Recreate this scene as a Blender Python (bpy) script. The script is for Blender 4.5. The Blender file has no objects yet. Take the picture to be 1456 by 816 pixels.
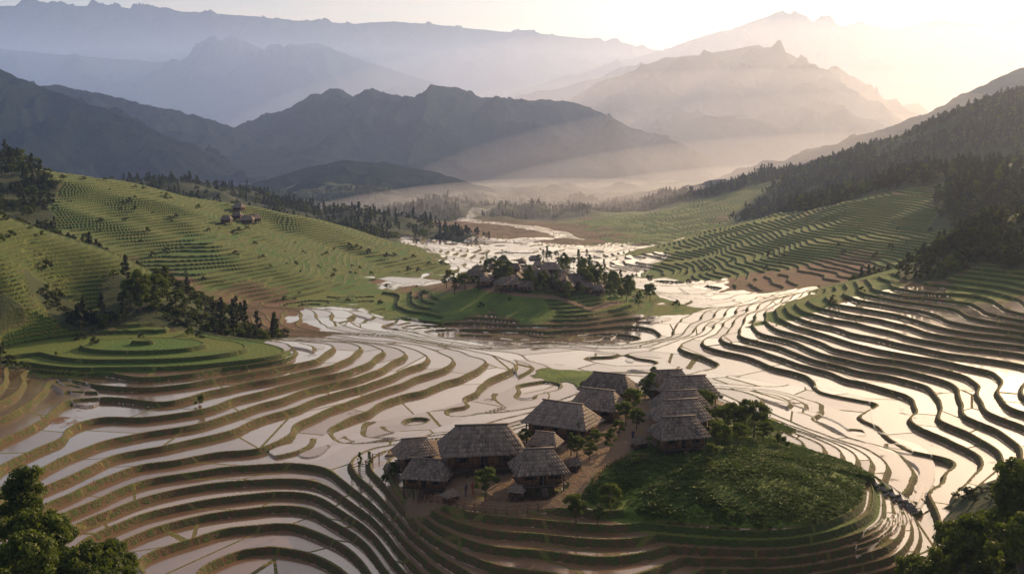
import bpy, math, random
import numpy as np
from mathutils import Vector, Matrix
random.seed(5)
R = np.random.default_rng(7)
scene = bpy.context.scene
F = 728/math.tan(math.radians(25)); PITCH = math.radians(8.3); CZ = 100.0
cp, sp = math.cos(PITCH), math.sin(PITCH)

# ------------------------------------------------------------ noise
def _h(ix, iy, s):
    n = (ix.astype(np.int64)*374761393 + iy.astype(np.int64)*668265263 + s*974634777) & 0xffffffff
    n = ((n ^ (n >> 13))*1274126177) & 0xffffffff
    return ((n ^ (n >> 16)) & 0xffff)/65536.0*2*np.pi
def pn(x, y, s=0):
    xi = np.floor(x); yi = np.floor(y); xf = x-xi; yf = y-yi
    u = xf*xf*xf*(xf*(xf*6-15)+10); v = yf*yf*yf*(yf*(yf*6-15)+10)
    def g(a, b):
        t = _h(xi+a, yi+b, s); return np.cos(t)*(xf-a)+np.sin(t)*(yf-b)
    return ((g(0,0)*(1-u)+g(1,0)*u)*(1-v)+(g(0,1)*(1-u)+g(1,1)*u)*v)*1.4
def fbm(x, y, o=4, s=0, gain=.5):
    r = 0; a = 1
    for i in range(o):
        r = r+a*pn(x*2**i+13.7*i, y*2**i-7.1*i, s+i); a *= gain
    return r

# ------------------------------------------------------------ image pixels with estimated drop or range -> world
def ratio(py):
    v = -(py-408)/F
    return (sp-v*cp)/(cp+v*sp)       # drop per metre of range
def uof(px, py):
    v = -(py-408)/F
    return ((px-728)/F)/(cp+v*sp)
C = []
def P(px, py, drop, z): C.append((uof(px,py), drop/ratio(py), drop, z))
def Q(px, Y, drop, z): C.append(((px-728)/F, Y, drop, z))
# left foreground amphitheatre
for a in [(0,540,42,'W'),(0,620,45,'W'),(0,700,47,'W'),(100,700,49,'W'),(250,700,51,'W'),(250,790,53.8,'W'),(100,790,52,'W'),
 (440,785,54.2,'W'),(440,720,52.3,'W'),(440,640,50,'W'),(400,655,50,'W'),(500,635,50.3,'W'),(560,735,50,'W'),(560,790,52,'W'),(250,620,48,'W'),(120,610,46.5,'W'),
 (200,545,43.8,'W'),(350,560,46.5,'W'),(400,520,44.5,'W'),(200,505,42,'G'),(200,480,41,'G'),(90,490,41.5,'G'),(310,490,42,'G'),
 (600,600,50.5,'W'),(700,580,51.5,'W'),(600,540,49.5,'W'),(600,500,48,'W'),(480,490,44,'W'),(480,550,47.5,'W'),(750,500,52,'W'),(700,550,51.5,'W'),(800,560,52.3,'W'),(850,500,53.5,'W')]:
    P(a[0],a[1],48.5+(a[2]-48.5)*.8,a[3])
for a in [(700,805,48.2,'W'),(700,745,46.5,'W'),(620,765,48.2,'W'),(780,762,46.9,'W'),(790,803,48,'W'),(1000,803,49.2,'W'),(600,690,45.3,'V'),(700,680,44.6,'V'),(540,655,47.3,'W'),(780,650,43.6,'V'),(700,640,45,'V'),(600,640,47,'V'),
 (680,610,48.8,'W'),(740,600,47.8,'W'),
 (960,600,42.7,'V'),(960,640,43,'M'),(870,570,44.5,'V'),(870,620,43.3,'V'),(960,560,43.8,'V'),(1050,590,45,'M'),(830,535,50.5,'M'),(900,540,50,'W'),
 (1050,640,43.5,'M'),(1180,640,47,'W'),(900,690,44,'M'),(850,780,47.2,'W'),
 (1265,690,50.5,'W'),(1290,765,51.5,'W'),(1200,800,51,'W'),(1320,690,51.,'W'),(1100,814,49.6,'W'),(900,812,48.2,'W'),(1240,740,50.5,'W'),(1230,650,49,'W'),
 (1100,580,50.2,'W'),(1050,552,50.5,'W'),(1180,590,50.4,'W'),(1120,560,50.2,'W'),
 # centre hill
 (560,465,54,'W'),(700,470,55,'W'),(850,470,56,'W'),(590,440,53.5,'G'),(930,440,55,'G'),(650,425,50.5,'M'),(820,430,50.5,'G'),(740,430,50.5,'M'),(740,388,45,'V'),(680,400,47.5,'V'),(840,400,47.5,'V'),(880,410,50,'M'),(900,420,52.5,'G'),
 # channels beyond
 (450,450,52,'W'),(600,400,58,'W'),(655,378,62,'W'),(620,348,68,'W'),(700,362,70,'W'),(960,410,60,'W'),(880,375,66,'W'),(1050,425,56,'W'),(900,357,70,'W'),(700,330,80,'B'),(600,300,90,'F'),(800,300,97,'F'),(480,270,98,'F'),(750,275,115,'F'),(980,430,57,'W'),
 # right slope
 (950,540,51,'W'),(870,525,52,'W'),(1300,545,48.8,'W'),(1456,520,46,'W'),(1150,432,44.5,'G'),(1250,402,41.5,'G'),(1400,405,39.5,'G'),(950,455,54,'W'),(1050,445,50,'W'),(1000,495,51,'W'),(1100,490,48.6,'W'),(1200,480,46.5,'W'),(1350,470,44,'W'),(1130,530,49.8,'W'),(1300,430,42.3,'W'),(1450,450,41.2,'W'),(1200,450,45,'W'),
 (1320,378,38,'F'),(1456,297,25,'F'),(1456,355,33,'F'),(1385,335,31,'F'),(1250,388,41,'M'),
 # right foreground
 (1300,600,49.6,'W'),(1200,625,50.4,'W'),(1456,560,46.,'W'),(1456,620,47.6,'W'),(1350,640,50,'W'),(1380,590,48.3,'W'),(1456,700,46,'F'),(1400,720,48,'F'),(1456,790,43,'F'),(1380,812,46,'F'),
 # left near hill
 (0,305,20.5,'G'),(0,380,28,'G'),(0,440,36,'F'),(0,480,41,'F'),(100,460,41,'F'),(100,400,34,'G'),(100,345,27,'G'),(200,382,33,'G'),(250,415,39,'F'),(300,440,44,'F'),(380,455,49,'B'),(180,430,38.5,'F'),(300,462,45,'F'),(400,440,51,'B'),
 # left far hill
 (150,300,32,'G'),(300,330,40,'G'),(400,380,48,'G'),(450,410,53,'G'),(300,392,47,'G'),(550,390,57,'G'),(350,425,53,'B'),(400,325,44.5,'G'),(0,270,24,'F'),(250,350,42,'G'),(500,365,54,'G')]:
    P(*a)
for px,py,Y,z in [(0,230,470,'F'),(100,246,480,'G'),(200,264,490,'G'),(330,291,505,'G'),(430,305,515,'G'),(520,332,515,'G'),(620,372,485,'G'),
  (330,280,820,'F'),(450,297,800,'F'),(590,326,760,'F'),(220,262,800,'F'),
  (1180,287,640,'F'),(1050,316,620,'G'),(950,346,585,'G'),(1250,264,650,'F'),(1330,250,650,'F'),(1456,240,640,'F'),
  (1100,400,410,'B'),(1200,388,410,'B'),(1290,372,410,'G'),(1150,342,480,'G'),(1250,322,480,'G'),(1400,290,470,'F'),(1050,372,476,'G'),(980,374,510,'G'),
  (1456,141,1080,'F'),(1380,166,1090,'F'),(1300,196,1100,'F'),(1200,231,1150,'F'),(1100,261,1200,'F'),(1000,287,1250,'F'),(900,301,1300,'F'),(1300,225,850,'F'),(1150,268,880,'F'),(1000,300,950,'G'),(1456,190,840,'F')]:
    C.append((uof(px,py), Y, ratio(py)*Y, z))
for a in [(740,440,62,'W'),(0,330,36,'F'),(120,335,43,'F'),(240,335,49,'B'),(100,600,45,'F'),(300,620,58,'F'),(500,620,66,'F'),(-200,500,5,'F'),(-250,260,14,'G'),(-250,200,34,'B'),(-250,150,42,'W'),
  (1456,395,42,'F'),(1330,360,48,'F'),(1700,290,28,'F'),(1700,190,43,'B'),(1700,150,45,'F'),(1700,600,20,'F'),(1700,1000,-20,'F'),
  (1250,740,60,'F'),(1400,740,45,'F'),(1050,740,72,'G'),(300,1000,92,'F'),(100,1000,85,'F'),(-250,1000,80,'F'),(450,1200,106,'F'),
  (1200,1500,110,'F'),(1456,1500,80,'F'),(1700,1500,60,'F'),(0,85,38,'F'),(100,98,44,'F'),(-250,85,34,'F'),(728,85,51,'W'),(400,85,54,'W'),(728,100,49.8,'W'),(1100,90,50.5,'B'),(1456,85,38,'F'),(1700,85,36,'F'),(1000,105,49.8,'W'),(400,110,54.2,'W'),(250,100,50,'F')]:
    Q(*a)
for Y in (1900,2600,4000,8000,16000,40000):
    for px in (-300,100,500,900,1300,1700): Q(px, Y, 125 if Y<3000 else 150, 'F' if px!=700 else 'G')
CU = np.array([c[0] for c in C]); CY = np.log(np.array([c[1] for c in C])); CD = np.array([c[2] for c in C])
CZN = [c[3] for c in C]
LW = .7
pu, pv = CU, CY*LW
def phi(r2): return np.sqrt(r2+.05**2)
n = len(C)
A = np.zeros((n+3, n+3)); A[:n,:n] = phi((pu[:,None]-pu)**2+(pv[:,None]-pv)**2) - np.eye(n)*.004
A[:n,n]=1; A[:n,n+1]=pu; A[:n,n+2]=pv; A[n:,:n]=A[:n,n:].T
wts = np.linalg.solve(A, np.r_[CD,0,0,0])

# ------------------------------------------------------------ terrain grid
NU = 1500
V = np.r_[np.linspace(math.log(70),math.log(110),150,endpoint=False),np.linspace(math.log(110),math.log(320),720,endpoint=False),np.linspace(math.log(320),math.log(700),360,endpoint=False), np.linspace(math.log(700),math.log(2200),260,endpoint=False), np.linspace(math.log(2200),math.log(45000),110)]
NV = len(V)
U = np.linspace(-.68,.68,NU)
cU = np.linspace(-.68,.68,400); cV = np.linspace(V[0],V[-1],900)
gu, gv = np.meshgrid(cU, cV)
def coarse(gu, gv):
    X = gu.ravel(); Yl = gv.ravel()*LW
    out = np.zeros(X.size); zn = np.zeros((X.size,6))
    idx = {'W':0,'B':1,'G':2,'M':3,'F':4,'V':5}
    zi = np.array([idx[z] for z in CZN])
    wob = .012*fbm(gu.ravel()*40, gv.ravel()*28, 3, 91)
    for s in range(0, X.size, 20000):
        e = slice(s, s+20000)
        r2 = (X[e,None]-pu)**2+(Yl[e,None]-pv)**2
        out[e] = phi(r2)@wts[:n]+wts[n]+wts[n+1]*X[e]+wts[n+2]*Yl[e]
        r2 = (X[e,None]+wob[e,None]-pu)**2+(Yl[e,None]+.7*wob[e,None]-pv)**2
        w = 1/(r2+1e-5)**3
        for k in range(6): zn[e,k] = w[:,zi==k].sum(1)
    zn /= zn.sum(1,keepdims=True)
    return out.reshape(gu.shape), zn.reshape(gu.shape+(6,))
cD, cZn = coarse(gu, gv)
cY = np.exp(gv)
cdu = np.gradient(cD,axis=1)/np.gradient(gu*cY,axis=1); cdv = np.gradient(cD,axis=0)/np.gradient(cY,axis=0)-cdu*gu
cS = np.hypot(cdu,cdv)
def bil(grid, fu, fv):
    iu = np.clip(np.floor(fu).astype(int),0,grid.shape[1]-2); iv = np.clip(np.floor(fv).astype(int),0,grid.shape[0]-2)
    a = np.clip(fu-iu,0,1); b = np.clip(fv-iv,0,1)
    if grid.ndim==3: a=a[...,None]; b=b[...,None]
    return (grid[iv,iu]*(1-a)+grid[iv,iu+1]*a)*(1-b)+(grid[iv+1,iu]*(1-a)+grid[iv+1,iu+1]*a)*b
GU, GV = np.meshgrid(U, V)
fu = (GU+.68)/1.36*399; fv = (GV-cV[0])/(cV[-1]-cV[0])*899
H = CZ-bil(cD, fu, fv)
ZN = bil(cZn, fu, fv)
SL = bil(cS, fu, fv)
GY = np.exp(GV); GX = GU*GY
H += 1.0*fbm(GX/38, GY/38, 2, 3)*np.clip(1-ZN[...,5]*.9-ZN[...,3]*.5,0,1)*np.clip(GY/250,.6,1.8)+.12*pn(GX/8,GY/8,9)
H += ZN[...,4]*np.clip((GY-250)/500,0,1)*fbm(GX/90, GY/90, 4, 17)*np.clip(GY/90,0,14)*(GY<2400)
# grassy terrace mound on the left
mx, my = uof(203,496)*212, 212.
md_ = np.hypot((GX-mx)/27., (GY-my)/15.)*(1+.06*pn(GX/12,GY/12,66))
mk = np.clip((1.06-md_)/.06,0,1)
H = H*(1-mk)+mk*np.maximum(np.minimum(H,57.5), 56.2+2.4*np.clip(1-md_,0,1)**.8)
ZN = ZN*(1-mk[...,None]); ZN[...,2] += mk
# crop-covered knoll beside the village
kx, ky = 26.5, 140.
kd = np.hypot((GX-kx)/(19.5+1.5*(GY>ky)), (GY-ky)/19.)*(1+.07*pn(GX/14,GY/14,67))
dome = 57.6-3.2*kd**2-(GX-kx)*.02-np.clip(kd-1,0,1)*6
H = np.where((kd<1.5), np.maximum(H, dome), H)
kk_ = np.clip((1.03-kd)/.05,0,1)*np.clip(1-ZN[...,5]*1.3,0,1)
ZN = ZN*(1-kk_[...,None]); ZN[...,3] += kk_
kr = np.clip((kd-1.0)/.04,0,1)*np.clip((1.14-kd)/.05,0,1)*(1-ZN[...,5])
ZN = ZN*(1-kr[...,None]); ZN[...,2] += kr*.75; ZN[...,1] += kr*.25

# polyline helpers (world)
def dist_poly(x, y, pts):
    d = np.full(x.shape, 1e9)
    for (x0,y0),(x1,y1) in zip(pts[:-1],pts[1:]):
        dx,dy = x1-x0,y1-y0; t = np.clip(((x-x0)*dx+(y-y0)*dy)/(dx*dx+dy*dy),0,1)
        d = np.minimum(d, np.hypot(x-x0-t*dx, y-y0-t*dy))
    return d
def gz(Hg, x, y):
    x=np.asarray(x,float); y=np.asarray(y,float)
    return bil(Hg, (x/y+.68)/1.36*(NU-1), np.interp(np.log(y), V, np.arange(NV)))
def site(px, py, Hg):
    """walk the sight line of an image pixel until it meets the ground"""
    u = uof(px,py); r = ratio(py)
    Ys = np.exp(np.linspace(math.log(72),math.log(3000),6000)); z = gz(Hg, u*Ys, Ys)
    hit = np.where(CZ-r*Ys <= z)[0]
    Y = Ys[hit[0]] if len(hit) else 3000
    return (u*Y, Y, float(gz(Hg,u*Y,Y)))
path = [site(a,b,H)[:2] for a,b in [(600,708),(660,716),(720,722),(785,716),(818,697),(835,672),(868,652),(895,632),(915,605),(920,580),(905,560)]]
path2 = [site(a,b,H)[:2] for a,b in [(690,412),(740,420),(800,425),(840,440),(880,430)]]
river = [(-60,640),(-20,720),(40,800),(20,900),(-50,1000),(-20,1120),(90,1230),(60,1400)]
near = (GY<480)
pm = np.zeros_like(GX)
pm[near] = np.maximum(np.clip(1.6-dist_poly(GX[near],GY[near],path),0,1), np.clip(1.8-dist_poly(GX[near],GY[near],path2),0,1)*.8)
ZN = ZN*(1-pm[...,None]); ZN[...,5] += pm
rm = np.zeros_like(GX); mid=(GY>600)&(GY<1500)
rm[mid] = np.clip((12-dist_poly(GX[mid]+10*pn(GX[mid]/60,GY[mid]/60,5),GY[mid],river))/4,0,1)
ZN = ZN*(1-rm[...,None]); ZN[...,0] += rm

STEP = .74
mult = np.where(SL<.07, 2., 1.); mult = np.where(SL<.03, 4., mult)
mult = np.where((kd<1.12)|(md_<1.2), 1., mult)
hb = H/STEP*mult; stp = STEP/mult
dH = H/STEP
dv = np.gradient(dH, axis=0)/np.gradient(GY, axis=0)
du = np.gradient(dH, axis=1)/np.gradient(GX, axis=1)
dv2 = dv-du*GU
gr = np.clip(np.hypot(du,dv2)*mult, .02, 3)
T = np.clip((ZN[...,0]+ZN[...,1]+ZN[...,2]-.35)*3.5,0,1)*np.clip((1300-GY)/300,0,1)
f = hb-np.floor(hb)
rw = np.clip(.55*gr,.03,.34); bw = np.clip(.40*gr,.02,.13)
lip = .16
prof = np.where(f>1-rw, (f-1+rw)/rw*(1+lip), 0)
prof = np.where(f<bw, lip, prof)
Zt = stp*(np.floor(hb)+prof)
Z = H*(1-T)+Zt*T

def new_mesh(name, verts, faces=None, quads=None, smooth=False):
    me = bpy.data.meshes.new(name)
    if quads is not None:
        q = np.asarray(quads, np.int32); v = np.asarray(verts, np.float32)
        me.vertices.add(len(v)); me.vertices.foreach_set('co', v.ravel())
        me.loops.add(q.size); me.loops.foreach_set('vertex_index', q.ravel())
        me.polygons.add(len(q)); me.polygons.foreach_set('loop_start', np.arange(0,q.size,q.shape[1],dtype=np.int32))
        me.update(calc_edges=True)
    else:
        me.from_pydata([tuple(v) for v in verts], [], faces)
    if smooth: me.polygons.foreach_set('use_smooth', np.ones(len(me.polygons),bool))
    return me
def grid_quads(nv, nu):
    i = np.arange(nv*nu).reshape(nv,nu)
    return np.stack([i[:-1,:-1],i[:-1,1:],i[1:,1:],i[1:,:-1]],-1).reshape(-1,4)
def add(name, me, mat=None, parent=None, loc=None):
    ob = bpy.data.objects.new(name, me); scene.collection.objects.link(ob)
    if mat: 
        if not me.materials: me.materials.append(mat)
    if parent: ob.parent = parent
    if loc is not None: ob.location = loc
    return ob
def vattr(me, name, arr):
    a = me.attributes.new(name, 'FLOAT_VECTOR', 'POINT'); a.data.foreach_set('vector', np.asarray(arr,np.float32).ravel())
def fattr(me, name, arr):
    a = me.attributes.new(name, 'FLOAT', 'POINT'); a.data.foreach_set('value', np.asarray(arr,np.float32).ravel())

tm = new_mesh('terrain', np.stack([GX,GY,Z],-1).reshape(-1,3), quads=grid_quads(NV,NU), smooth=True)
tm.polygons.foreach_set('use_smooth', (T[:-1,:-1]<.5).ravel())
vattr(tm,'terr',np.stack([hb,gr,T],-1)); vattr(tm,'za',ZN[...,0:3]); vattr(tm,'zb',ZN[...,3:6])

# ------------------------------------------------------------ node helper
class N:
    def __init__(s, tree): s.t = tree
    def __call__(s, typ, props=None, **ins):
        nd = s.t.nodes.new(typ)
        for k,v in (props or {}).items(): setattr(nd,k,v)
        for k,v in ins.items():
            key = int(k[1:]) if k[0]=='i' and k[1:].isdigit() else k.replace('_',' ')
            s.set(nd.inputs[key], v)
        return nd
    def set(s, sock, v):
        if isinstance(v, bpy.types.Node): v = v.outputs[0]
        if isinstance(v, bpy.types.NodeSocket): s.t.links.new(v, sock)
        else:
            if isinstance(v,(tuple,list)) and len(v)==3 and sock.type=='RGBA': v = (*v,1)
            sock.default_value = v
    def m(s, op, a, b=0, c=0, clamp=False): return s('ShaderNodeMath', {'operation':op,'use_clamp':clamp}, i0=a, i1=b, i2=c).outputs[0]
    def mix(s, f, a, b):
        nd = s.t.nodes.new('ShaderNodeMix'); nd.data_type='RGBA'
        s.set(nd.inputs[0],f); s.set(nd.inputs[6],a); s.set(nd.inputs[7],b); return nd.outputs[2]
    def mr(s, v, a, b, c=0., d=1.): return s('ShaderNodeMapRange', {}, i0=v, i1=a, i2=b, i3=c, i4=d).outputs[0]
    def noise(s, vec, scale, detail=4., rough=.55): return s('ShaderNodeTexNoise', {}, Vector=vec, Scale=scale, Detail=detail, Roughness=rough).outputs['Fac']
def newmat(name):
    m = bpy.data.materials.new(name); m.use_nodes = True; m.node_tree.nodes.clear()
    g = N(m.node_tree); out = g('ShaderNodeOutputMaterial'); return m, g, out

# terrain material
mt, g, out = newmat('terraced_ground')
pos = g('ShaderNodeNewGeometry').outputs['Position']
ta = g('ShaderNodeSeparateXYZ', {}, i0=g('ShaderNodeAttribute', {'attribute_name':'terr'}).outputs['Vector'])
za = g('ShaderNodeSeparateXYZ', {}, i0=g('ShaderNodeAttribute', {'attribute_name':'za'}).outputs['Vector'])
zb = g('ShaderNodeSeparateXYZ', {}, i0=g('ShaderNodeAttribute', {'attribute_name':'zb'}).outputs['Vector'])
HB, GR, TT = ta.outputs; Wm,Bm,Gm = za.outputs; Mm,Fm,Vm = zb.outputs
n1 = g.noise(pos, 1.3, 4); n2 = g.noise(pos, .12, 5); n3 = g.noise(pos, 5., 4); n4 = g.noise(pos, .035, 4)
jit = g.m('ADD', g.m('MULTIPLY', n1, .8), .6)
fr = g.m('FRACT', HB); kk = g.m('FLOOR', HB)
rwn = g.m('MULTIPLY', g.m('MINIMUM', g.m('MAXIMUM', g.m('MULTIPLY', GR, .55), .03), .34), jit)
bwn = g.m('MULTIPLY', g.m('MINIMUM', g.m('MAXIMUM', g.m('MULTIPLY', GR, .40), .02), .13), jit)
ris = g.m('GREATER_THAN', fr, g.m('SUBTRACT', 1., rwn))
bun = g.m('LESS_THAN', fr, bwn)
sep = g('ShaderNodeSeparateXYZ', {}, i0=pos)
vvec = g('ShaderNodeCombineXYZ', {}, i0=g.m('MULTIPLY', sep.outputs[0], .04), i1=g.m('MULTIPLY', sep.outputs[1], .04), i2=g.m('MULTIPLY', kk, 7.31))
vor = g('ShaderNodeTexVoronoi', {'feature':'F1'}, Vector=vvec, Scale=1.)
voe = g('ShaderNodeTexVoronoi', {'feature':'DISTANCE_TO_EDGE'}, Vector=vvec, Scale=1.)
vr = g('ShaderNodeSeparateColor', {}, i0=vor.outputs['Color'])
cross = g.m('LESS_THAN', voe.outputs[0], g.m('MULTIPLY', jit, .007))
edge = g.m('MAXIMUM', bun, cross)
ridge = g.m('MAXIMUM', ris, edge)
tread = g.m('SUBTRACT', 1., ridge)
wet = g.m('MULTIPLY', g.mr(g.m('ADD', Wm, g.m('MULTIPLY', g.m('SUBTRACT', vr.outputs[0], .5), .5)), .32, .42), tread)
wet = g.m('MULTIPLY', wet, g.mr(TT, .5, .75))
wet = g.m('MULTIPLY', wet, g.mr(g.m('ADD', n2, g.m('MULTIPLY', n1,.25)), .40, .47))
soil = g.mix(n3, (.06,.032,.014), (.18,.10,.042))
mud = g.mix(n2, (.15,.08,.04), (.26,.155,.08))
grs = g.mix(n1, (.016,.036,.004), (.08,.11,.014))
rice = g.mix(n3, (.036,.10,.006), (.10,.20,.014))
ricev = g.mix(vr.outputs[1], rice, (.15,.17,.02))
gmix = g.mr(g.m('ADD', Gm, g.m('MULTIPLY', g.m('SUBTRACT', vr.outputs[2], .5), .7)), .35, .6)
tcol = g.mix(gmix, g.mix(vr.outputs[1], soil, mud), ricev)
rcol = g.mix(g.mr(g.m('ADD', n1, g.m('MULTIPLY', Gm, .4)), .38, .60), soil, grs)
bcol = g.mix(g.mr(g.m('ADD', n1, g.m('MULTIPLY', Gm, .3)),.35,.6), (.20,.125,.045), (.12,.14,.022))
terc = g.mix(edge, g.mix(ris, tcol, rcol), bcol)
mead = g.mix(g.mr(n2,.35,.65), g.mix(n3,(.03,.08,.006),(.085,.15,.013)), g.mix(n3,(.10,.16,.010),(.17,.24,.02)))
forc = g.mix(g.mr(n4,.3,.7), g.mix(n1,(.014,.030,.007),(.030,.052,.010)), g.mix(n1,(.030,.048,.009),(.075,.09,.018)))
dirt = g.mix(n3, (.15,.092,.05), (.30,.20,.11))
c = g.mix(g.mr(g.m('ADD',Fm,g.m('MULTIPLY',g.m('SUBTRACT',n2,.5),.5)),.35,.6), mead, forc)
c = g.mix(TT, c, terc)
c = g.mix(g.mr(g.m('ADD',Vm,g.m('MULTIPLY',g.m('SUBTRACT',n1,.5),.8)),.4,.65), c, dirt)
bump = g('ShaderNodeBump', {}, Strength=.8, Distance=.35, Height=g.m('ADD', n3, g.m('MULTIPLY', n1, 1.5)))
dry = g('ShaderNodeBsdfPrincipled', {}, Base_Color=c, Roughness=.9, Normal=bump)
upn = g('ShaderNodeCombineXYZ', {}, i0=0., i1=0., i2=1.)
wb = g('ShaderNodeBump', {}, Strength=.08, Distance=.05, Height=g.noise(pos, 2.5, 3), Normal=upn)
wd = g('ShaderNodeBsdfPrincipled', {}, Base_Color=mud, Roughness=.3, Normal=wb)
wg = g('ShaderNodeBsdfGlossy', {}, Color=(1.,.89,.74), Roughness=g.mr(n2,.3,.7,.02,.14), Normal=wb)
frs = g('ShaderNodeFresnel', {}, IOR=1.6, Normal=wb)
sil = g.m('ADD', g.m('MULTIPLY', vr.outputs[1], .7), .66)
wat = g('ShaderNodeMixShader', {}, i0=g.m('MULTIPLY', frs, g.m('MULTIPLY', sil, 1.45), clamp=True), i1=wd, i2=wg)
g.set(out.inputs[0], g('ShaderNodeMixShader', {}, i0=wet, i1=dry, i2=wat))
terrain = add('terrain', tm, mt)

# ------------------------------------------------------------ mountains
mm, g, out = newmat('mountain_forest')
pos = g('ShaderNodeNewGeometry').outputs['Position']
a = g.noise(pos, .02, 8, .65); b = g.noise(pos, .004, 5)
col = g.mix(g.mr(g.m('ADD',a,b),.8,1.2), (.005,.013,.012), (.014,.027,.020))
bp = g('ShaderNodeBump', {}, Strength=1., Distance=25., Height=a)
g.set(out.inputs[0], g('ShaderNodeBsdfPrincipled', {}, Base_Color=col, Roughness=1., Normal=bp, Specular_IOR_Level=.02))
def mountain(pts, Y, front, back, seed, base=-60, rough=.06, gully=.35, jag=1.0):
    pts = sorted(pts); px = np.array([p[0] for p in pts],float); 
    xs = np.array([uof(*p)*Y for p in pts]); zs = np.array([CZ-ratio(p[1])*Y for p in pts])
    nx, ny = 700, 170
    x = np.linspace(xs[0], xs[-1], nx); zr = np.interp(x, xs, zs)
    w = (xs[-1]-xs[0])
    zr = zr + jag*Y*.0022*fbm(x/(Y*.03), x*0+seed, 5, seed, .6)
    s = np.linspace(-1,1,ny); S, X = np.meshgrid(s, x, indexing='ij'); ZR = np.tile(zr,(ny,1))
    Yg = Y+np.where(S<0, S*front, S*back)
    L = Y*.07
    wx = X+L*.5*pn(X/L/1.5, Yg/L/1.5, seed+5)
    rid = 1-2*np.abs(pn(wx/L, Yg/(L*2.2), seed+1)); rid2 = 1-2*np.abs(pn(wx/L*2.6, Yg/L*1.6, seed+2)); 
    aS = np.abs(S)
    env = np.clip(aS*5,0,1)*(1-aS)
    Hh = (ZR-base)
    z = base + Hh*(1-aS)**1.15 + Hh*env*(gully*(rid-.4)*.9+.16*(rid2-.4)) + Hh*rough*env*fbm(X/L*4, Yg/L*4, 4, seed+3)
    z = np.where(aS<.02, ZR, z)
    me = new_mesh('mountain', np.stack([X,Yg,z],-1).reshape(-1,3), quads=grid_quads(ny,nx), smooth=True)
    return add('mountain', me, mm)
mountain([(-300,30),(-100,5),(0,10),(130,10),(200,14),(330,22),(420,30),(500,35),(560,32),(640,38),(700,45),(780,50),(850,58),(920,70),(960,78),(1100,140),(1200,170)], 15000, 5000, 3000, 11, jag=.35)
mountain([(-300,90),(-100,60),(100,80),(250,90),(330,52),(380,72),(450,62),(520,88),(620,120),(700,150),(780,170)], 10500, 3000, 2500, 21, jag=.5)
mountain([(640,175),(720,135),(800,113),(860,92),(900,84),(940,72),(1000,52),(1060,35),(1110,18),(1150,30),(1190,45),(1215,33),(1260,45),(1330,30),(1400,38),(1456,28),(1550,20),(1750,60)], 11500, 4000, 3000, 31, jag=.6)
mountain([(640,190),(740,135),(790,128),(850,112),(880,97),(950,90),(1050,120),(1150,180)], 8000, 2000, 2000, 41, jag=.5)
mountain([(740,200),(800,150),(850,118),(900,102),(945,82),(1000,80),(1030,72),(1075,65),(1120,78),(1160,100),(1210,130),(1260,150),(1310,165),(1380,190)], 5400, 2000, 1500, 51, jag=.6)
mountain([(120,260),(220,236),(300,208),(350,185),(400,163),(440,138),(470,126),(500,136),(530,126),(560,138),(590,138),(620,121),(660,132),(700,140),(760,145),(800,139),(830,152),(880,172),(960,205),(1050,240)], 3500, 1300, 1200, 61, jag=1.5)
mountain([(-300,60),(-100,90),(50,121),(130,130),(200,148),(280,165),(350,187),(420,225)], 3000, 700, 800, 71)
mountain([(-400,20),(-200,50),(-50,88),(0,100),(60,125),(120,145),(180,165),(220,185),(280,210),(340,240)], 2200, 800, 600, 81)
mountain([(820,300),(1000,262),(1150,218),(1250,186),(1330,158),(1400,122),(1456,95),(1600,40),(1800,10)], 2300, 900, 600, 91)
mountain([(260,280),(360,262),(430,240),(490,228),(560,234),(640,252),(700,272),(780,296),(840,312)], 1900, 600, 500, 101, base=-30, jag=.4)
mountain([(600,312),(700,304),(780,296),(860,286),(960,270),(1080,250),(1200,225)], 1650, 300, 400, 111, base=-30, jag=.3)

# ------------------------------------------------------------ foliage
def leafmat(name, dark, light, trans=.35):
    m, g, out = newmat(name)
    t = g('ShaderNodeAttribute', {'attribute_name':'tint'}).outputs['Fac']
    rnd = g('ShaderNodeObjectInfo').outputs['Random']
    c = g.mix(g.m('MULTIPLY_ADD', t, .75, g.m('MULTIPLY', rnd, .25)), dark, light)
    d = g('ShaderNodeBsdfPrincipled', {}, Base_Color=c, Roughness=.65)
    tr = g('ShaderNodeBsdfTranslucent', {}, Color=g.mix(.5, c, light))
    g.set(out.inputs[0], g('ShaderNodeMixShader', {}, i0=trans, i1=d, i2=tr)); return m
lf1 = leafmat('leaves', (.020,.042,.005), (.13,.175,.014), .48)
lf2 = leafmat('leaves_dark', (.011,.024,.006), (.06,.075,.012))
lf3 = leafmat('crop_leaves', (.03,.08,.007), (.15,.22,.016), .5)
bark, g, out = newmat('bark')
pos = g('ShaderNodeTexCoord').outputs['Object']
g.set(out.inputs[0], g('ShaderNodeBsdfPrincipled', {}, Base_Color=g.mix(g.noise(pos,6.,4),(.05,.035,.022),(.14,.10,.07)), Roughness=.9))

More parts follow.
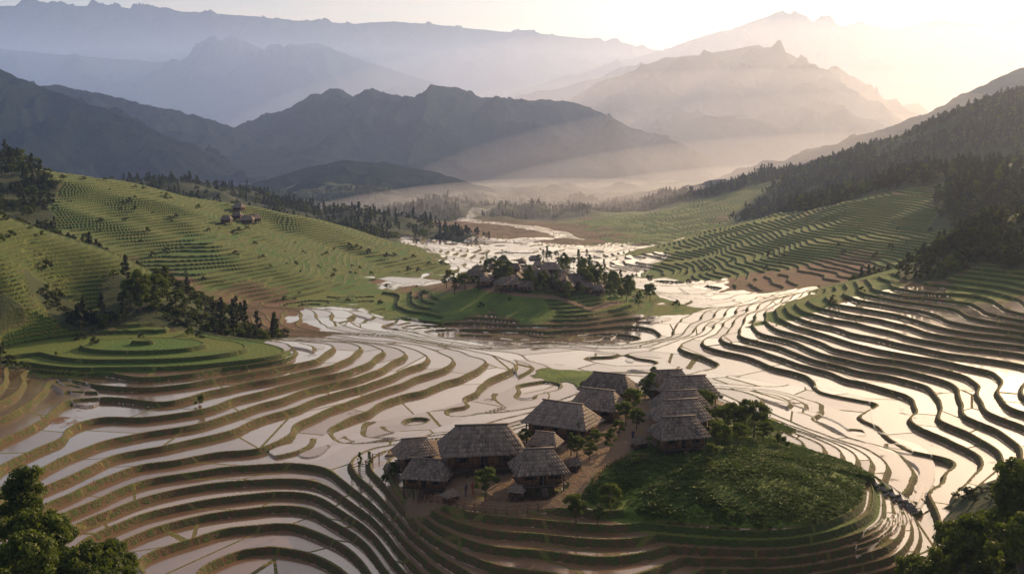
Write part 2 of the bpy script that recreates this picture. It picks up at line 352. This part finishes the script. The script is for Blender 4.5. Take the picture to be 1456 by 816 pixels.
def tube(vs, fs, p0, p1, r0, r1, k=6):
    p0=np.array(p0,float); p1=np.array(p1,float); d=p1-p0; d/=np.linalg.norm(d)+1e-9
    a=np.cross(d,[.3,.9,.1]); a/=np.linalg.norm(a); b=np.cross(d,a); o=len(vs)
    for p,r in ((p0,r0),(p1,r1)):
        for i in range(k):
            t=2*math.pi*i/k; vs.append(p+r*(a*math.cos(t)+b*math.sin(t)))
    for i in range(k): fs.append((o+i,o+(i+1)%k,o+k+(i+1)%k,o+k+i))
def tree_mesh(name, Ht, cr, base, ncl, nl, leaf, seed, mat, taper='round', cs=.30):
    r = np.random.default_rng(seed); vs=[]; fs=[]
    bend = r.normal(0,.03*Ht,2); pts=[np.array([0,0,-.6])]
    for i in range(1,5): 
        t=i/4; pts.append(np.array([bend[0]*t*t,bend[1]*t*t,Ht*.78*t]))
    r0=.028*Ht
    for i in range(4): tube(vs,fs,pts[i],pts[i+1],r0*(1-.22*i),r0*(1-.22*(i+1)))
    cen=[]
    for i in range(ncl):
        zt = r.uniform(0,1)**.8; zc = base*Ht+(1-base)*Ht*zt*.95
        if taper=='round': rad = cr*math.sqrt(max(.05,1-(2*zt-.85)**2*.85))
        elif taper=='tall': rad = cr*(.55+.45*math.sin(math.pi*min(1,zt+.15)))*(1.05-.5*zt)
        elif taper=='cone': rad = cr*(1.05-zt)
        else: rad = cr*(1-.4*zt)
        a=r.uniform(0,2*math.pi); q=rad*math.sqrt(r.uniform(.15,1))*r.uniform(.75,1.15)
        cen.append(np.array([q*math.cos(a)+bend[0]*zt,q*math.sin(a)+bend[1]*zt,zc]))
    for cc in cen[:20]:
        t=min(.95,max(.2,(cc[2]-.12*Ht)/Ht/.78)); p=np.array([bend[0]*t*t,bend[1]*t*t,Ht*.78*t])
        tube(vs,fs,p,cc,r0*.35,r0*.08,4)
    nb=len(fs); nv0=len(vs)
    per = nl//ncl; rc = cr*cs
    CC = np.repeat(np.array(cen),per,0); tint = np.repeat(r.uniform(0,1,ncl),per)
    M=len(CC); off = r.normal(0,1,(M,3)); off/=np.linalg.norm(off,axis=1)[:,None]; off*= (rc*r.uniform(.2,1.1,M)**.6)[:,None]; off[:,2]*=.75
    Pc = CC+off
    nrm = off/ (np.linalg.norm(off,axis=1)[:,None]+1e-6)+r.normal(0,.6,(M,3)); nrm/=np.linalg.norm(nrm,axis=1)[:,None]
    a = np.cross(nrm, r.normal(0,1,(M,3))); a/=np.linalg.norm(a,axis=1)[:,None]; b=np.cross(nrm,a)
    s = (leaf*r.uniform(.55,1.35,M))[:,None]
    q = np.stack([Pc-a*s, Pc-b*s*.55, Pc+a*s, Pc+b*s*.55],1).reshape(-1,3)
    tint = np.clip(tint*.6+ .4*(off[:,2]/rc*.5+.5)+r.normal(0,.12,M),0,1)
    allv = np.vstack([np.array(vs),q]); qi = (np.arange(M*4).reshape(-1,4)+nv0)
    me = new_mesh(name, allv, quads=np.vstack([np.array(fs),qi]))
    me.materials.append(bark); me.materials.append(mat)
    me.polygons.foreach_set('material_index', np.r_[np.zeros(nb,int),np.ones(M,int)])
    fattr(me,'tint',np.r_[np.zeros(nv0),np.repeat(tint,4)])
    return me
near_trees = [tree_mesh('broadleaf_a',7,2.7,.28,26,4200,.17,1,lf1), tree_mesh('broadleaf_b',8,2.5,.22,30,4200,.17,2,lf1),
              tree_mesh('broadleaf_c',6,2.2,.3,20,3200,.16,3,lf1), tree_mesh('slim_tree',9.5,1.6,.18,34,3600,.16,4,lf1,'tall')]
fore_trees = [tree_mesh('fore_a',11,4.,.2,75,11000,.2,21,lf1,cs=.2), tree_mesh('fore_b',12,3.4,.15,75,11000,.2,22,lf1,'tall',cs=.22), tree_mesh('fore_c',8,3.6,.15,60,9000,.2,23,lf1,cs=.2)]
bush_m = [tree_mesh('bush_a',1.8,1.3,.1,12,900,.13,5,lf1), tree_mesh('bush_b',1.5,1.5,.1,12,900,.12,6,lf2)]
far_trees = [tree_mesh('forest_a',8,2.8,.2,14,420,.5,7,lf2), tree_mesh('forest_b',9.5,2.2,.15,16,420,.48,8,lf2,'tall'), tree_mesh('forest_c',10,2.4,.12,16,420,.45,9,lf2,'cone'), tree_mesh('forest_d',7,3,.2,14,420,.5,10,lf1)]

def coll(name, meshes):
    c = bpy.data.collections.new(name)
    for i,m in enumerate(meshes): c.objects.link(bpy.data.objects.new(m.name+'_src', m))
    return c
def scatter(name, pts, scl, collection):
    nP=len(pts); me = new_mesh(name, pts, faces=[])
    vattr(me,'rotv',np.stack([R.normal(0,.05,nP),R.normal(0,.05,nP),R.uniform(0,6.28,nP)],-1))
    scl=np.asarray(scl); vattr(me,'sclv',np.stack([scl,scl,scl*R.uniform(.8,1.25,nP)],-1))
    ob = add(name, me)
    ng = bpy.data.node_groups.new(name+'_nodes','GeometryNodeTree')
    ng.interface.new_socket('Geometry',in_out='INPUT',socket_type='NodeSocketGeometry')
    ng.interface.new_socket('Geometry',in_out='OUTPUT',socket_type='NodeSocketGeometry')
    gi=ng.nodes.new('NodeGroupInput'); go=ng.nodes.new('NodeGroupOutput')
    ip=ng.nodes.new('GeometryNodeInstanceOnPoints'); ci=ng.nodes.new('GeometryNodeCollectionInfo')
    ci.inputs['Collection'].default_value=collection; ci.inputs['Separate Children'].default_value=True; ci.inputs['Reset Children'].default_value=True
    ip.inputs['Pick Instance'].default_value=True
    l=ng.links.new; l(gi.outputs[0],ip.inputs['Points']); l(ci.outputs[0],ip.inputs['Instance'])
    for nm,sk in (('rotv','Rotation'),('sclv','Scale')):
        a=ng.nodes.new('GeometryNodeInputNamedAttribute'); a.data_type='FLOAT_VECTOR'; a.inputs['Name'].default_value=nm
        l([o for o in a.outputs if o.enabled and o.type=='VECTOR'][0] if any(o.enabled and o.type=='VECTOR' for o in a.outputs) else a.outputs[0], ip.inputs[sk])
    l(ip.outputs[0],go.inputs[0])
    md=ob.modifiers.new('scatter','NODES'); md.node_group=ng
    return ob
def zone_at(x,y): return bil(ZN,(x/y+.68)/1.36*(NU-1), np.interp(np.log(y), V, np.arange(NV)))
def sample(nn, y0, y1, u0=-.6, u1=.6):
    y = np.sqrt(R.uniform(y0*y0,y1*y1,nn)); x = R.uniform(u0,u1,nn)*y; return x,y
cf = coll('forest_trees', far_trees); cb = coll('bushes', bush_m); cn = coll('near_tree_kinds', near_trees)
# distant forest
x,y = sample(230000, 420, 1600); zz = zone_at(x,y); dens = np.clip(zz[:,4]*2-.9,0,1)*np.clip(.75+1.5*fbm(x/60,y/60,3,55),0,1)*np.where(x>60,1.,.3)
k = R.uniform(0,1,len(x))<dens*.85; x,y=x[k][:50000],y[k][:50000]
scatter('distant_forest', np.stack([x,y,gz(Z,x,y)],-1), R.uniform(.35,.9,len(x)), cf)
# nearer woods on the side hills
x,y = sample(60000, 200, 430); zz = zone_at(x,y); dens = np.clip(zz[:,4]*2-.9,0,1)*np.clip(.35+1.9*fbm(x/30,y/30,3,56),0,1)*np.where(x>0,2.6,.5)
k = R.uniform(0,1,len(x))<dens*.18; x,y=x[k],y[k]
scatter('hillside_woods', np.stack([x,y,gz(Z,x,y)],-1), R.uniform(.3,.65,len(x)), cf)
x,y = sample(110000, 110, 480); zz = zone_at(x,y); dens = (np.clip(zz[:,4]*1.8-.6,0,1)*.8+zz[:,3]*.02+zz[:,2]*.025)*np.clip(.45+1.6*fbm(x/18,y/18,3,57),0,1)
k = (R.uniform(0,1,len(x))<dens*.5)&~((np.hypot(x-26.5,y-140)<33)&(zz[:,4]>.1)); x,y=x[k],y[k]
scatter('bushes', np.stack([x,y,gz(Z,x,y)],-1), R.uniform(.4,1.1,len(x)), cb)

# crop on the knoll
def crop_mesh(name, seed):
    r=np.random.default_rng(seed); q=[]; t=[]
    for i in range(14):
        a=r.uniform(0,6.28); d=np.array([math.cos(a),math.sin(a),r.uniform(.15,.7)]); d/=np.linalg.norm(d)
        w=np.cross(d,[0,0,1]); w/=np.linalg.norm(w); L=r.uniform(.2,.42); b=np.array([r.normal(0,.12),r.normal(0,.12),0.05])
        q += [b, b+d*L*.6+w*.10, b+d*L, b+d*L*.6-w*.10]; t += [r.uniform(0,1)]*4
    me=new_mesh(name,np.array(q),quads=np.arange(len(q)).reshape(-1,4)); me.materials.append(lf3); fattr(me,'tint',t); return me
cc = coll('crop_plants', [crop_mesh('crop_plant_a',1),crop_mesh('crop_plant_b',2),crop_mesh('crop_plant_c',3)])
x,y = sample(130000, 105, 175, .0,.36); zz=zone_at(x,y); k=(R.uniform(0,1,len(x))<np.clip(zz[:,3]*1.6-.5,0,1)*.5*np.clip(.75+.8*fbm(x/5,y/5,2,71),.2,1))&(zz[:,5]<.3); x,y=x[k],y[k]
scatter('crop_field', np.stack([x,y,gz(Z,x,y)],-1), R.uniform(.5,1.0,len(x))*np.clip(1+.8*pn(x/4,y/4,72),.5,1.7), cc)

def put_tree(kind, px, py, s, name='broadleaf_tree'):
    X,Y,Zz = site(px,py,Z); ob = add(name, near_trees[kind]); ob.location=(X,Y,Zz-.1); ob.scale=(s*random.uniform(.9,1.1),)*2+(s,); ob.rotation_euler=(0,0,random.uniform(0,6.28)); return ob
for kd_,px,py,s in [(0,1072,622,.8),(1,1043,618,.6),(0,1020,632,.5),(2,1000,610,.6),(2,890,605,.65),(0,900,588,.6),(1,868,640,.4),(2,820,742,.62),(0,868,733,.6),(2,690,712,.75),(2,820,650,.5),
   (2,1035,606,.6),(1,1058,612,.6),(0,990,575,.6),(1,925,570,.6),(3,812,648,.35),(2,838,655,.45),(3,935,650,.25),(0,1010,655,.35),(2,640,650,.4),(3,512,668,.3),(3,526,668,.3),
   (2,1010,625,.5),(1,1030,640,.45),(0,905,612,.5),(2,880,622,.45),(1,745,640,.4),(2,826,628,.5),(2,843,640,.5),(0,1000,590,.6),(2,1018,612,.6),(1,930,560,.6),(2,918,565,.5),
   (2,818,745,.5),(2,850,748,.4),(0,1050,635,.5),(2,1085,630,.55),(2,1008,668,.3),(1,560,680,.3),(2,548,690,.3),(2,730,668,.35),(2,812,610,.4),(0,832,560,.4),(2,845,548,.4),
   (1,200,445,1.2),(0,222,436,1.1),(3,238,428,.9),(0,185,440,1.),(2,250,440,.8),(1,318,452,.5),(0,335,455,.5)]:
    put_tree(kd_,px,py,s)
# foreground trees on the near slopes
for kd_,X,Y,s in [(1,-43,92,.9),(2,-40,88,.95),(2,-50,98,1.),(2,-35,86,.95),(0,-47,84,.85),(0,-30,88,.8),(2,-37,80,.9),(2,-33,80,.9),(1,-53,96,.9),(0,-25,88,.8),(0,-20,90,.78),(2,-28,81,.8),(0,-36,93,.7),(2,-44,100,.8),
   (0,40,92,.8),(1,47,98,.95),(2,36,90,.8),(0,53,106,1.),(1,46,88,.8),(2,41,84,.9),(2,33,88,.75),(1,57,112,1.),(2,50,92,1.),(2,29,87,.65),(1,61,116,1.1),(2,44,104,.9),(2,38,98,.8),(2,49,110,.8),(0,66,126,.9),(2,58,120,.8),(2,35,95,.7)]:
    ob = add('broadleaf_tree', fore_trees[kd_]); ob.location=(X,Y,float(gz(Z,X,Y))-.2); ob.scale=(s,s,s); ob.rotation_euler=(0,0,random.uniform(0,6))
# hamlet hill trees
hp=[]
for i in range(110):
    a = random.choice([(640,405),(700,380),(780,372),(820,385),(850,400),(885,420),(900,428),(870,410),(760,412),(800,418),(830,405),(810,378),(835,385),(665,412),(715,395)])
    hp.append(site(a[0]+random.gauss(0,10),a[1]+random.gauss(0,5),Z))
scatter('hamlet_trees', np.array(hp), R.uniform(.4,.8,len(hp)), cn)

# ------------------------------------------------------------ houses
def woodmat(name, c1, c2, sc=3.):
    m,g,out=newmat(name); p=g('ShaderNodeTexCoord').outputs['Object']
    mp=g('ShaderNodeMapping',{},Vector=p,Scale=(6.,6.,1.)); t=g('ShaderNodeAttribute',{'attribute_name':'tint'}).outputs['Fac']
    nn=g.noise(mp.outputs[0],sc,5); big=g.noise(p,.5,3); rn=g('ShaderNodeObjectInfo').outputs['Random']
    fac=g.m('ADD',g.m('ADD',g.m('MULTIPLY',nn,.5),g.m('MULTIPLY',t,.5)),g.m('MULTIPLY',g.m('SUBTRACT',g.m('ADD',big,rn),1.),.35),clamp=True)
    cc=g.mix(fac,c1,c2)
    g.set(out.inputs[0],g('ShaderNodeBsdfPrincipled',{},Base_Color=cc,Roughness=.8,Normal=g('ShaderNodeBump',{},Strength=.6,Distance=.05,Height=nn))); return m
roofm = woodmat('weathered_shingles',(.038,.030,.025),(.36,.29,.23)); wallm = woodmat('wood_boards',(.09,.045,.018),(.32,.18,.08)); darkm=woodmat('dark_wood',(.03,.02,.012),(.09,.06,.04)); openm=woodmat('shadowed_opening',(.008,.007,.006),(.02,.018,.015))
def boxes(name, bl, mat):
    """bl: list of 8-corner arrays + tint"""
    v=np.vstack([b[0] for b in bl]); k=len(bl)
    fq=np.array([[0,3,2,1],[4,5,6,7],[0,1,5,4],[1,2,6,5],[2,3,7,6],[3,0,4,7]])
    me=new_mesh(name,v,quads=(fq[None]+8*np.arange(k)[:,None,None]).reshape(-1,4)); me.materials.append(mat)
    fattr(me,'tint',np.repeat([b[1] for b in bl],8)); return me
def bx(x0,x1,y0,y1,z0,z1,t=.5): return (np.array([[x0,y0,z0],[x1,y0,z0],[x1,y1,z0],[x0,y1,z0],[x0,y0,z1],[x1,y0,z1],[x1,y1,z1],[x0,y1,z1]],float),t)
def shingle(bl, el, er, tl, tr, rows, r, pw=.42, th=.05):
    el,er,tl,tr=[np.array(a,float) for a in (el,er,tl,tr)]
    nrm=np.cross(er-el,(tl+tr)/2-(el+er)/2); nrm/=np.linalg.norm(nrm)
    if nrm[2]<0: nrm=-nrm
    q=np.array([el,er,tr,tl]); bl.append((np.vstack([q-nrm*.10,q-nrm*.02]),.2))
    for i in range(rows):
        a0=i/rows-.02; a1=min(1,(i+1.25)/rows)
        L0=el+(tl-el)*a0; R0=er+(tr-er)*a0; L1=el+(tl-el)*a1; R1=er+(tr-er)*a1
        k=max(1,int(np.linalg.norm(R0-L0)/pw))
        for j in range(k):
            g0=(j+.03)/k; g1=(j+.97)/k; o=r.normal(0,.012); dn=r.uniform(-.08,.06)*(tl-el)/np.linalg.norm(tl-el)
            b0=L0+(R0-L0)*g0+dn; b1=L0+(R0-L0)*g1+dn; t1=L1+(R1-L1)*g1; t0=L1+(R1-L1)*g0
            lo=nrm*(.05+o); hi=nrm*.005
            bot=np.array([b0+lo,b1+lo,t1+hi,t0+hi]); bl.append((np.vstack([bot,bot+nrm*th]),float(np.clip(r.normal(.5,.3),0,1))))
def house_kit(L,W,hw,rise,seed,hip=.30,stilt=.9):
    r=np.random.default_rng(seed); ov=1.0; z0=stilt; z1=stilt+hw; ez=z1-.35; rz=z1+rise
    ex,ey=L/2+ov,W/2+ov; rx=L/2*(1-hip)
    bl=[]
    shingle(bl,(-ex,-ey,ez),(ex,-ey,ez),(-rx,0,rz),(rx,0,rz),7,r); shingle(bl,(ex,ey,ez),(-ex,ey,ez),(rx,0,rz),(-rx,0,rz),7,r)
    for s in (-1,1): shingle(bl,(s*ex,-s*ey,ez),(s*ex,s*ey,ez),(s*rx,-s*.05,rz),(s*rx,s*.05,rz),7,r)
    bl.append(bx(-rx-.35,rx+.35,-.22,.22,rz-.02,rz+.16,.25))
    roof=boxes('roof',bl,roofm)
    w=[]; k=int(L/.35)
    for s in (-1,1):
        for j in range(k):
            a=-L/2+L*j/k; w.append(bx(a+.01,a+L/k-.01,s*W/2-.05,s*W/2+.05,z0+.05,z1,r.uniform(0,1)))
        kk=int(W/.35)
        for j in range(kk):
            a=-W/2+.06+(W-.12)*j/kk; w.append(bx(s*L/2-.05,s*L/2+.05,a+.01,a+(W-.12)/kk-.01,z0+.05,z1,r.uniform(0,1)))
    walls=boxes('walls',w,wallm)
    p=[bx(-L/2-.5,L/2+.5,-W/2-.8,W/2+.5,z0-.13,z0,.5)]
    for a in np.linspace(-L/2,L/2,5):
        for b in (-W/2-.7,W/2): p.append(bx(a-.09,a+.09,b-.09,b+.09,-1.2,z1-.1 if b<0 else z0-.14,.3))
    p.append(bx(-L/2-.4,L/2+.4,-W/2-.74,-W/2-.68,z0+.7,z0+.78,.6))
    for j in range(4): p.append(bx(-.5,.5,-W/2-1.1-.28*j,-W/2-.84-.28*j,-.4,z0-.2*(j+1),.6))
    frame=boxes('posts_and_deck',p,darkm)
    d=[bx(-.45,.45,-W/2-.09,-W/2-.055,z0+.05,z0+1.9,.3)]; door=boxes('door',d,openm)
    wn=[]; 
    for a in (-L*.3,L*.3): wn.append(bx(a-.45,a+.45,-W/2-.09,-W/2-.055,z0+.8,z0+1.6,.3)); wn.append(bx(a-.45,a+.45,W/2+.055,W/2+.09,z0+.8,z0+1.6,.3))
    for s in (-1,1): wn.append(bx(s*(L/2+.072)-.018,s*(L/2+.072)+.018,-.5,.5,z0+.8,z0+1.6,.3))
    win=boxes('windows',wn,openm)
    sh=[]
    for a in (-L*.3,L*.3):
        for s in (-1,1): sh.append(bx(a+s*.7-.22,a+s*.7+.22,-W/2-.10,-W/2-.056,z0+.78,z0+1.62,.8))
    shut=boxes('shutters',sh,darkm)
    return [('roof',roof),('walls',walls),('posts_and_deck',frame),('door',door),('windows',win),('shutters',shut)]
kits={'L':house_kit(10,6,2.3,3.0,1),'M':house_kit(7.5,5.2,2.2,2.7,2,.22),'S':house_kit(5,4,2.0,2.2,3,.2),'T':house_kit(6,4.6,2.1,2.6,4,.35)}
def house(kit, X, Y, Zz, rot, s=1., name='thatched_stilt_house'):
    e=bpy.data.objects.new(name,None); scene.collection.objects.link(e); e.location=(X,Y,Zz); e.rotation_euler=(0,0,math.radians(rot)); e.scale=(s,s,s)
    for nm,me in kits[kit]: add(nm,me,parent=e)
    return e
for kt,px,py,rot,s in [('S',590,664,20,.8),('M',608,694,-12,.66),('L',685,664,8,.92),('T',766,690,12,.85),('L',800,622,-28,.84),('M',850,597,-25,.82),('L',866,570,-25,.76),('S',775,645,-20,.6),
    ('M',964,638,14,.76),('M',966,616,14,.84),('L',966,596,14,.7),('M',978,580,12,.88),('M',948,566,12,.8)]:
    X,Y,Zz=site(px,py,H); house(kt,X,Y,Zz,rot,s)
for px,py,rot,s in [(908,637,30,.32),(735,706,-15,.3),(640,712,40,.28),(560,672,10,.3),(815,668,20,.3)]:
    X,Y,Zz=site(px,py,H); house('S',X,Y,Zz,rot,s,'storage_hut')
# wooden fences beside the lane and yards
def fence(pts):
    bl=[]; W=[site(a,b,Z) for a,b in pts]
    for (x0,y0,z0),(x1,y1,z1) in zip(W[:-1],W[1:]):
        L=math.hypot(x1-x0,y1-y0); k=max(2,int(L/1.1)); ax=np.array([x1-x0,y1-y0])/L; ay=np.array([-ax[1],ax[0]])
        for j in range(k):
            t=j/k; p=np.array([x0,y0])+ax*L*t; z=float(gz(Z,p[0],p[1])); b,_=bx(-.06,.06,-.06,.06,-.3,1.05+random.uniform(-.1,.1))
            c=b.copy(); c[:,:2]=p+b[:,:1]*ax+b[:,1:2]*ay; c[:,2]+=z; bl.append((c,random.random()))
            p2=p+ax*L/k; z2=float(gz(Z,p2[0],p2[1]))
            for hh in (.45,.85):
                b,_=bx(.07,L/k-.07,-.03,.03,0,.07); c=b.copy(); c[:,:2]=p+b[:,:1]*ax+b[:,1:2]*ay; c[:,2]+=z+hh+(z2-z)*b[:,0]/(L/k); bl.append((c,random.random()))
    add('wooden_fence', boxes('wooden_fence',bl,wallm))
fence([(595,715),(660,725),(720,731),(780,726)]); fence([(845,690),(860,668),(890,655),(925,655)]); fence([(500,670),(530,655),(548,648)])
# people by the yard
def person(px,py,rot,shirt):
    X,Y,Zz=site(px,py,H)
    J=[(0,0,.92,.13),(0,0,1.15,.13),(0,0,1.38,.15),(0,0,1.50,.06),(0,.01,1.64,.10),
       (-.10,0,.85,.095),(-.12,.04,.48,.065),(-.12,-.02,.07,.05),(-.12,.12,.04,.04),(.10,0,.85,.095),(.13,.18,.48,.065),(.12,.10,.07,.05),(.12,.23,.04,.04),
       (-.19,0,1.40,.06),(-.25,0,1.13,.045),(-.24,.10,.88,.035),(.19,0,1.40,.06),(.26,.02,1.13,.045),(.22,.2,.95,.035)]
    E=[(0,1),(1,2),(2,3),(3,4),(0,5),(5,6),(6,7),(7,8),(0,9),(9,10),(10,11),(11,12),(2,13),(13,14),(14,15),(2,16),(16,17),(17,18)]
    me=bpy.data.meshes.new('person'); me.from_pydata([j[:3] for j in J],E,[]); ob=add('person',me,shirt)
    sk=ob.modifiers.new('skin','SKIN'); ob.modifiers.new('sub','SUBSURF').levels=1
    for i,j in enumerate(J): me.skin_vertices[0].data[i].radius=(j[3],j[3])
    me.skin_vertices[0].data[0].use_root=True
    ob.location=(X,Y,Zz); ob.rotation_euler=(0,0,rot); return ob
for i,(px,py,rt,cl_) in enumerate([(663,706,1.,(.05,.04,.08)),(672,703,4.,(.25,.05,.04)),(900,628,.4,(.06,.05,.1))]):
    m_,g_,o_=newmat('clothing'); g_.set(o_.inputs[0],g_('ShaderNodeBsdfPrincipled',{},Base_Color=cl_,Roughness=.9)); person(px,py,rt,m_)
for i,(px,py) in enumerate([(676,398),(690,406),(700,384),(712,398),(722,412),(730,388),(735,402),(742,376),(748,414),(755,392),(765,382),(770,400),(782,390),(795,408),(805,414),(800,398),(820,408),(835,414),(715,376),(760,372),(695,376),(850,418),(682,388)]):
    X,Y,Zz=site(px,py,H); house(random.choice('LMMT'),X,Y,Zz,random.choice([5,-20,25,80,-10,12]),random.uniform(.5,.7))
for px,py in [(322,318),(338,312),(352,318),(340,300),(362,316)]:
    X,Y,Zz=site(px,py,H); house(random.choice('MT'),X,Y,Zz,random.uniform(-30,30),.6)

# ------------------------------------------------------------ haze and mist
def volmat(name,dens,col,an,em,ec):
    m,g,out=newmat(name); sc=g('ShaderNodeVolumeScatter',{},Color=col,Density=dens,Anisotropy=an)
    e=g('ShaderNodeEmission',{},Color=ec,Strength=em*dens); g.set(out.inputs['Volume'],g('ShaderNodeAddShader',{},i0=sc,i1=e)); return m  # added glow stands in for skylight scattered repeatedly inside the volume
q6=[[0,3,2,1],[4,5,6,7],[0,1,5,4],[1,2,6,5],[2,3,7,6],[3,0,4,7]]
add('haze', new_mesh('haze',bx(-40000,40000,-3000,52000,-400,1000)[0],quads=q6), volmat('haze',1/12500,(.74,.84,1.),.62,.50,(.12,.33,.78)))
def blob(cx,cy,z0,rx,ry,tops,dens,col=(1.,.95,.93)):
    for i,(top,dn) in enumerate(zip(tops,dens)):
        k=1-.09*i; rz=top-z0
        m=volmat('mist',dn,col,.58,.10,(.40,.48,.70))
        th=np.linspace(0,np.pi,33); ph=np.linspace(0,2*np.pi,65)[:-1]
        vs=[[cx,cy,z0+rz]]+[[cx+rx*k*math.sin(t)*math.cos(p),cy+ry*k*math.sin(t)*math.sin(p),z0+rz*math.cos(t)] for t in th[1:-1] for p in ph]+[[cx,cy,z0-rz]]
        fs=[]
        for a in range(len(th)-3):
            for b in range(64): o=1+a*64; fs.append((o+b,o+64+b,o+64+(b+1)%64,o+(b+1)%64))
        for b in range(64): fs.append((0,1+b,1+(b+1)%64)); o=1+(len(th)-3)*64; fs.append((len(vs)-1,o+(b+1)%64,o+b))
        add('mist', new_mesh('mist',vs,faces=fs), m)
blob(1100,4450,-200, 2500,750,(520,330,160), (1/3600,1/3200,1/2600))
blob(750,2250,-150, 1100,800,(170,90,30), (1/6000,1/3500,1/1600))
blob(60,1180,-70, 420,350,(45,10), (1/800,1/550))

# ------------------------------------------------------------ light
SE, SA = 19, 39
w=bpy.data.worlds.new('World'); scene.world=w; w.use_nodes=True; t=w.node_tree; t.nodes.clear(); g=N(t)
sky=g('ShaderNodeTexSky',{'sky_type':'NISHITA','sun_disc':False,'sun_elevation':math.radians(SE),'sun_rotation':math.radians(SA),'altitude':800.,'dust_density':4.,'air_density':1.})
tc=g('ShaderNodeTexCoord').outputs['Generated']; mp=g('ShaderNodeMapping',{},Vector=tc,Scale=(2.2,2.2,16.))
cl=g.mr(g.noise(mp.outputs[0],1.6,6,.6),.42,.72)
scol=g.mix(g.m('MULTIPLY',cl,.5), sky, (10.5,7.1,4.6))
bg=g('ShaderNodeBackground',{},Color=scol,Strength=.11); o=g('ShaderNodeOutputWorld'); g.set(o.inputs[0],bg)
sl=bpy.data.lights.new('sun','SUN'); sl.energy=5; sl.angle=math.radians(.6); sl.color=(1,.70,.40)
so=bpy.data.objects.new('sun',sl); scene.collection.objects.link(so)
d=Vector((math.sin(math.radians(SA))*math.cos(math.radians(SE)),math.cos(math.radians(SA))*math.cos(math.radians(SE)),math.sin(math.radians(SE))))
so.rotation_euler=d.to_track_quat('Z','Y').to_euler()

cam=bpy.data.cameras.new('camera'); co=bpy.data.objects.new('camera',cam); scene.collection.objects.link(co)
cam.sensor_width=36; cam.lens=18/math.tan(math.radians(25)); cam.clip_start=1; cam.clip_end=90000
co.location=(0,0,CZ); co.rotation_euler=(math.pi/2-PITCH,0,0); scene.camera=co
scene.view_settings.view_transform='Standard'; scene.view_settings.look='None'; scene.view_settings.exposure=0
print('done verts',len(tm.vertices))
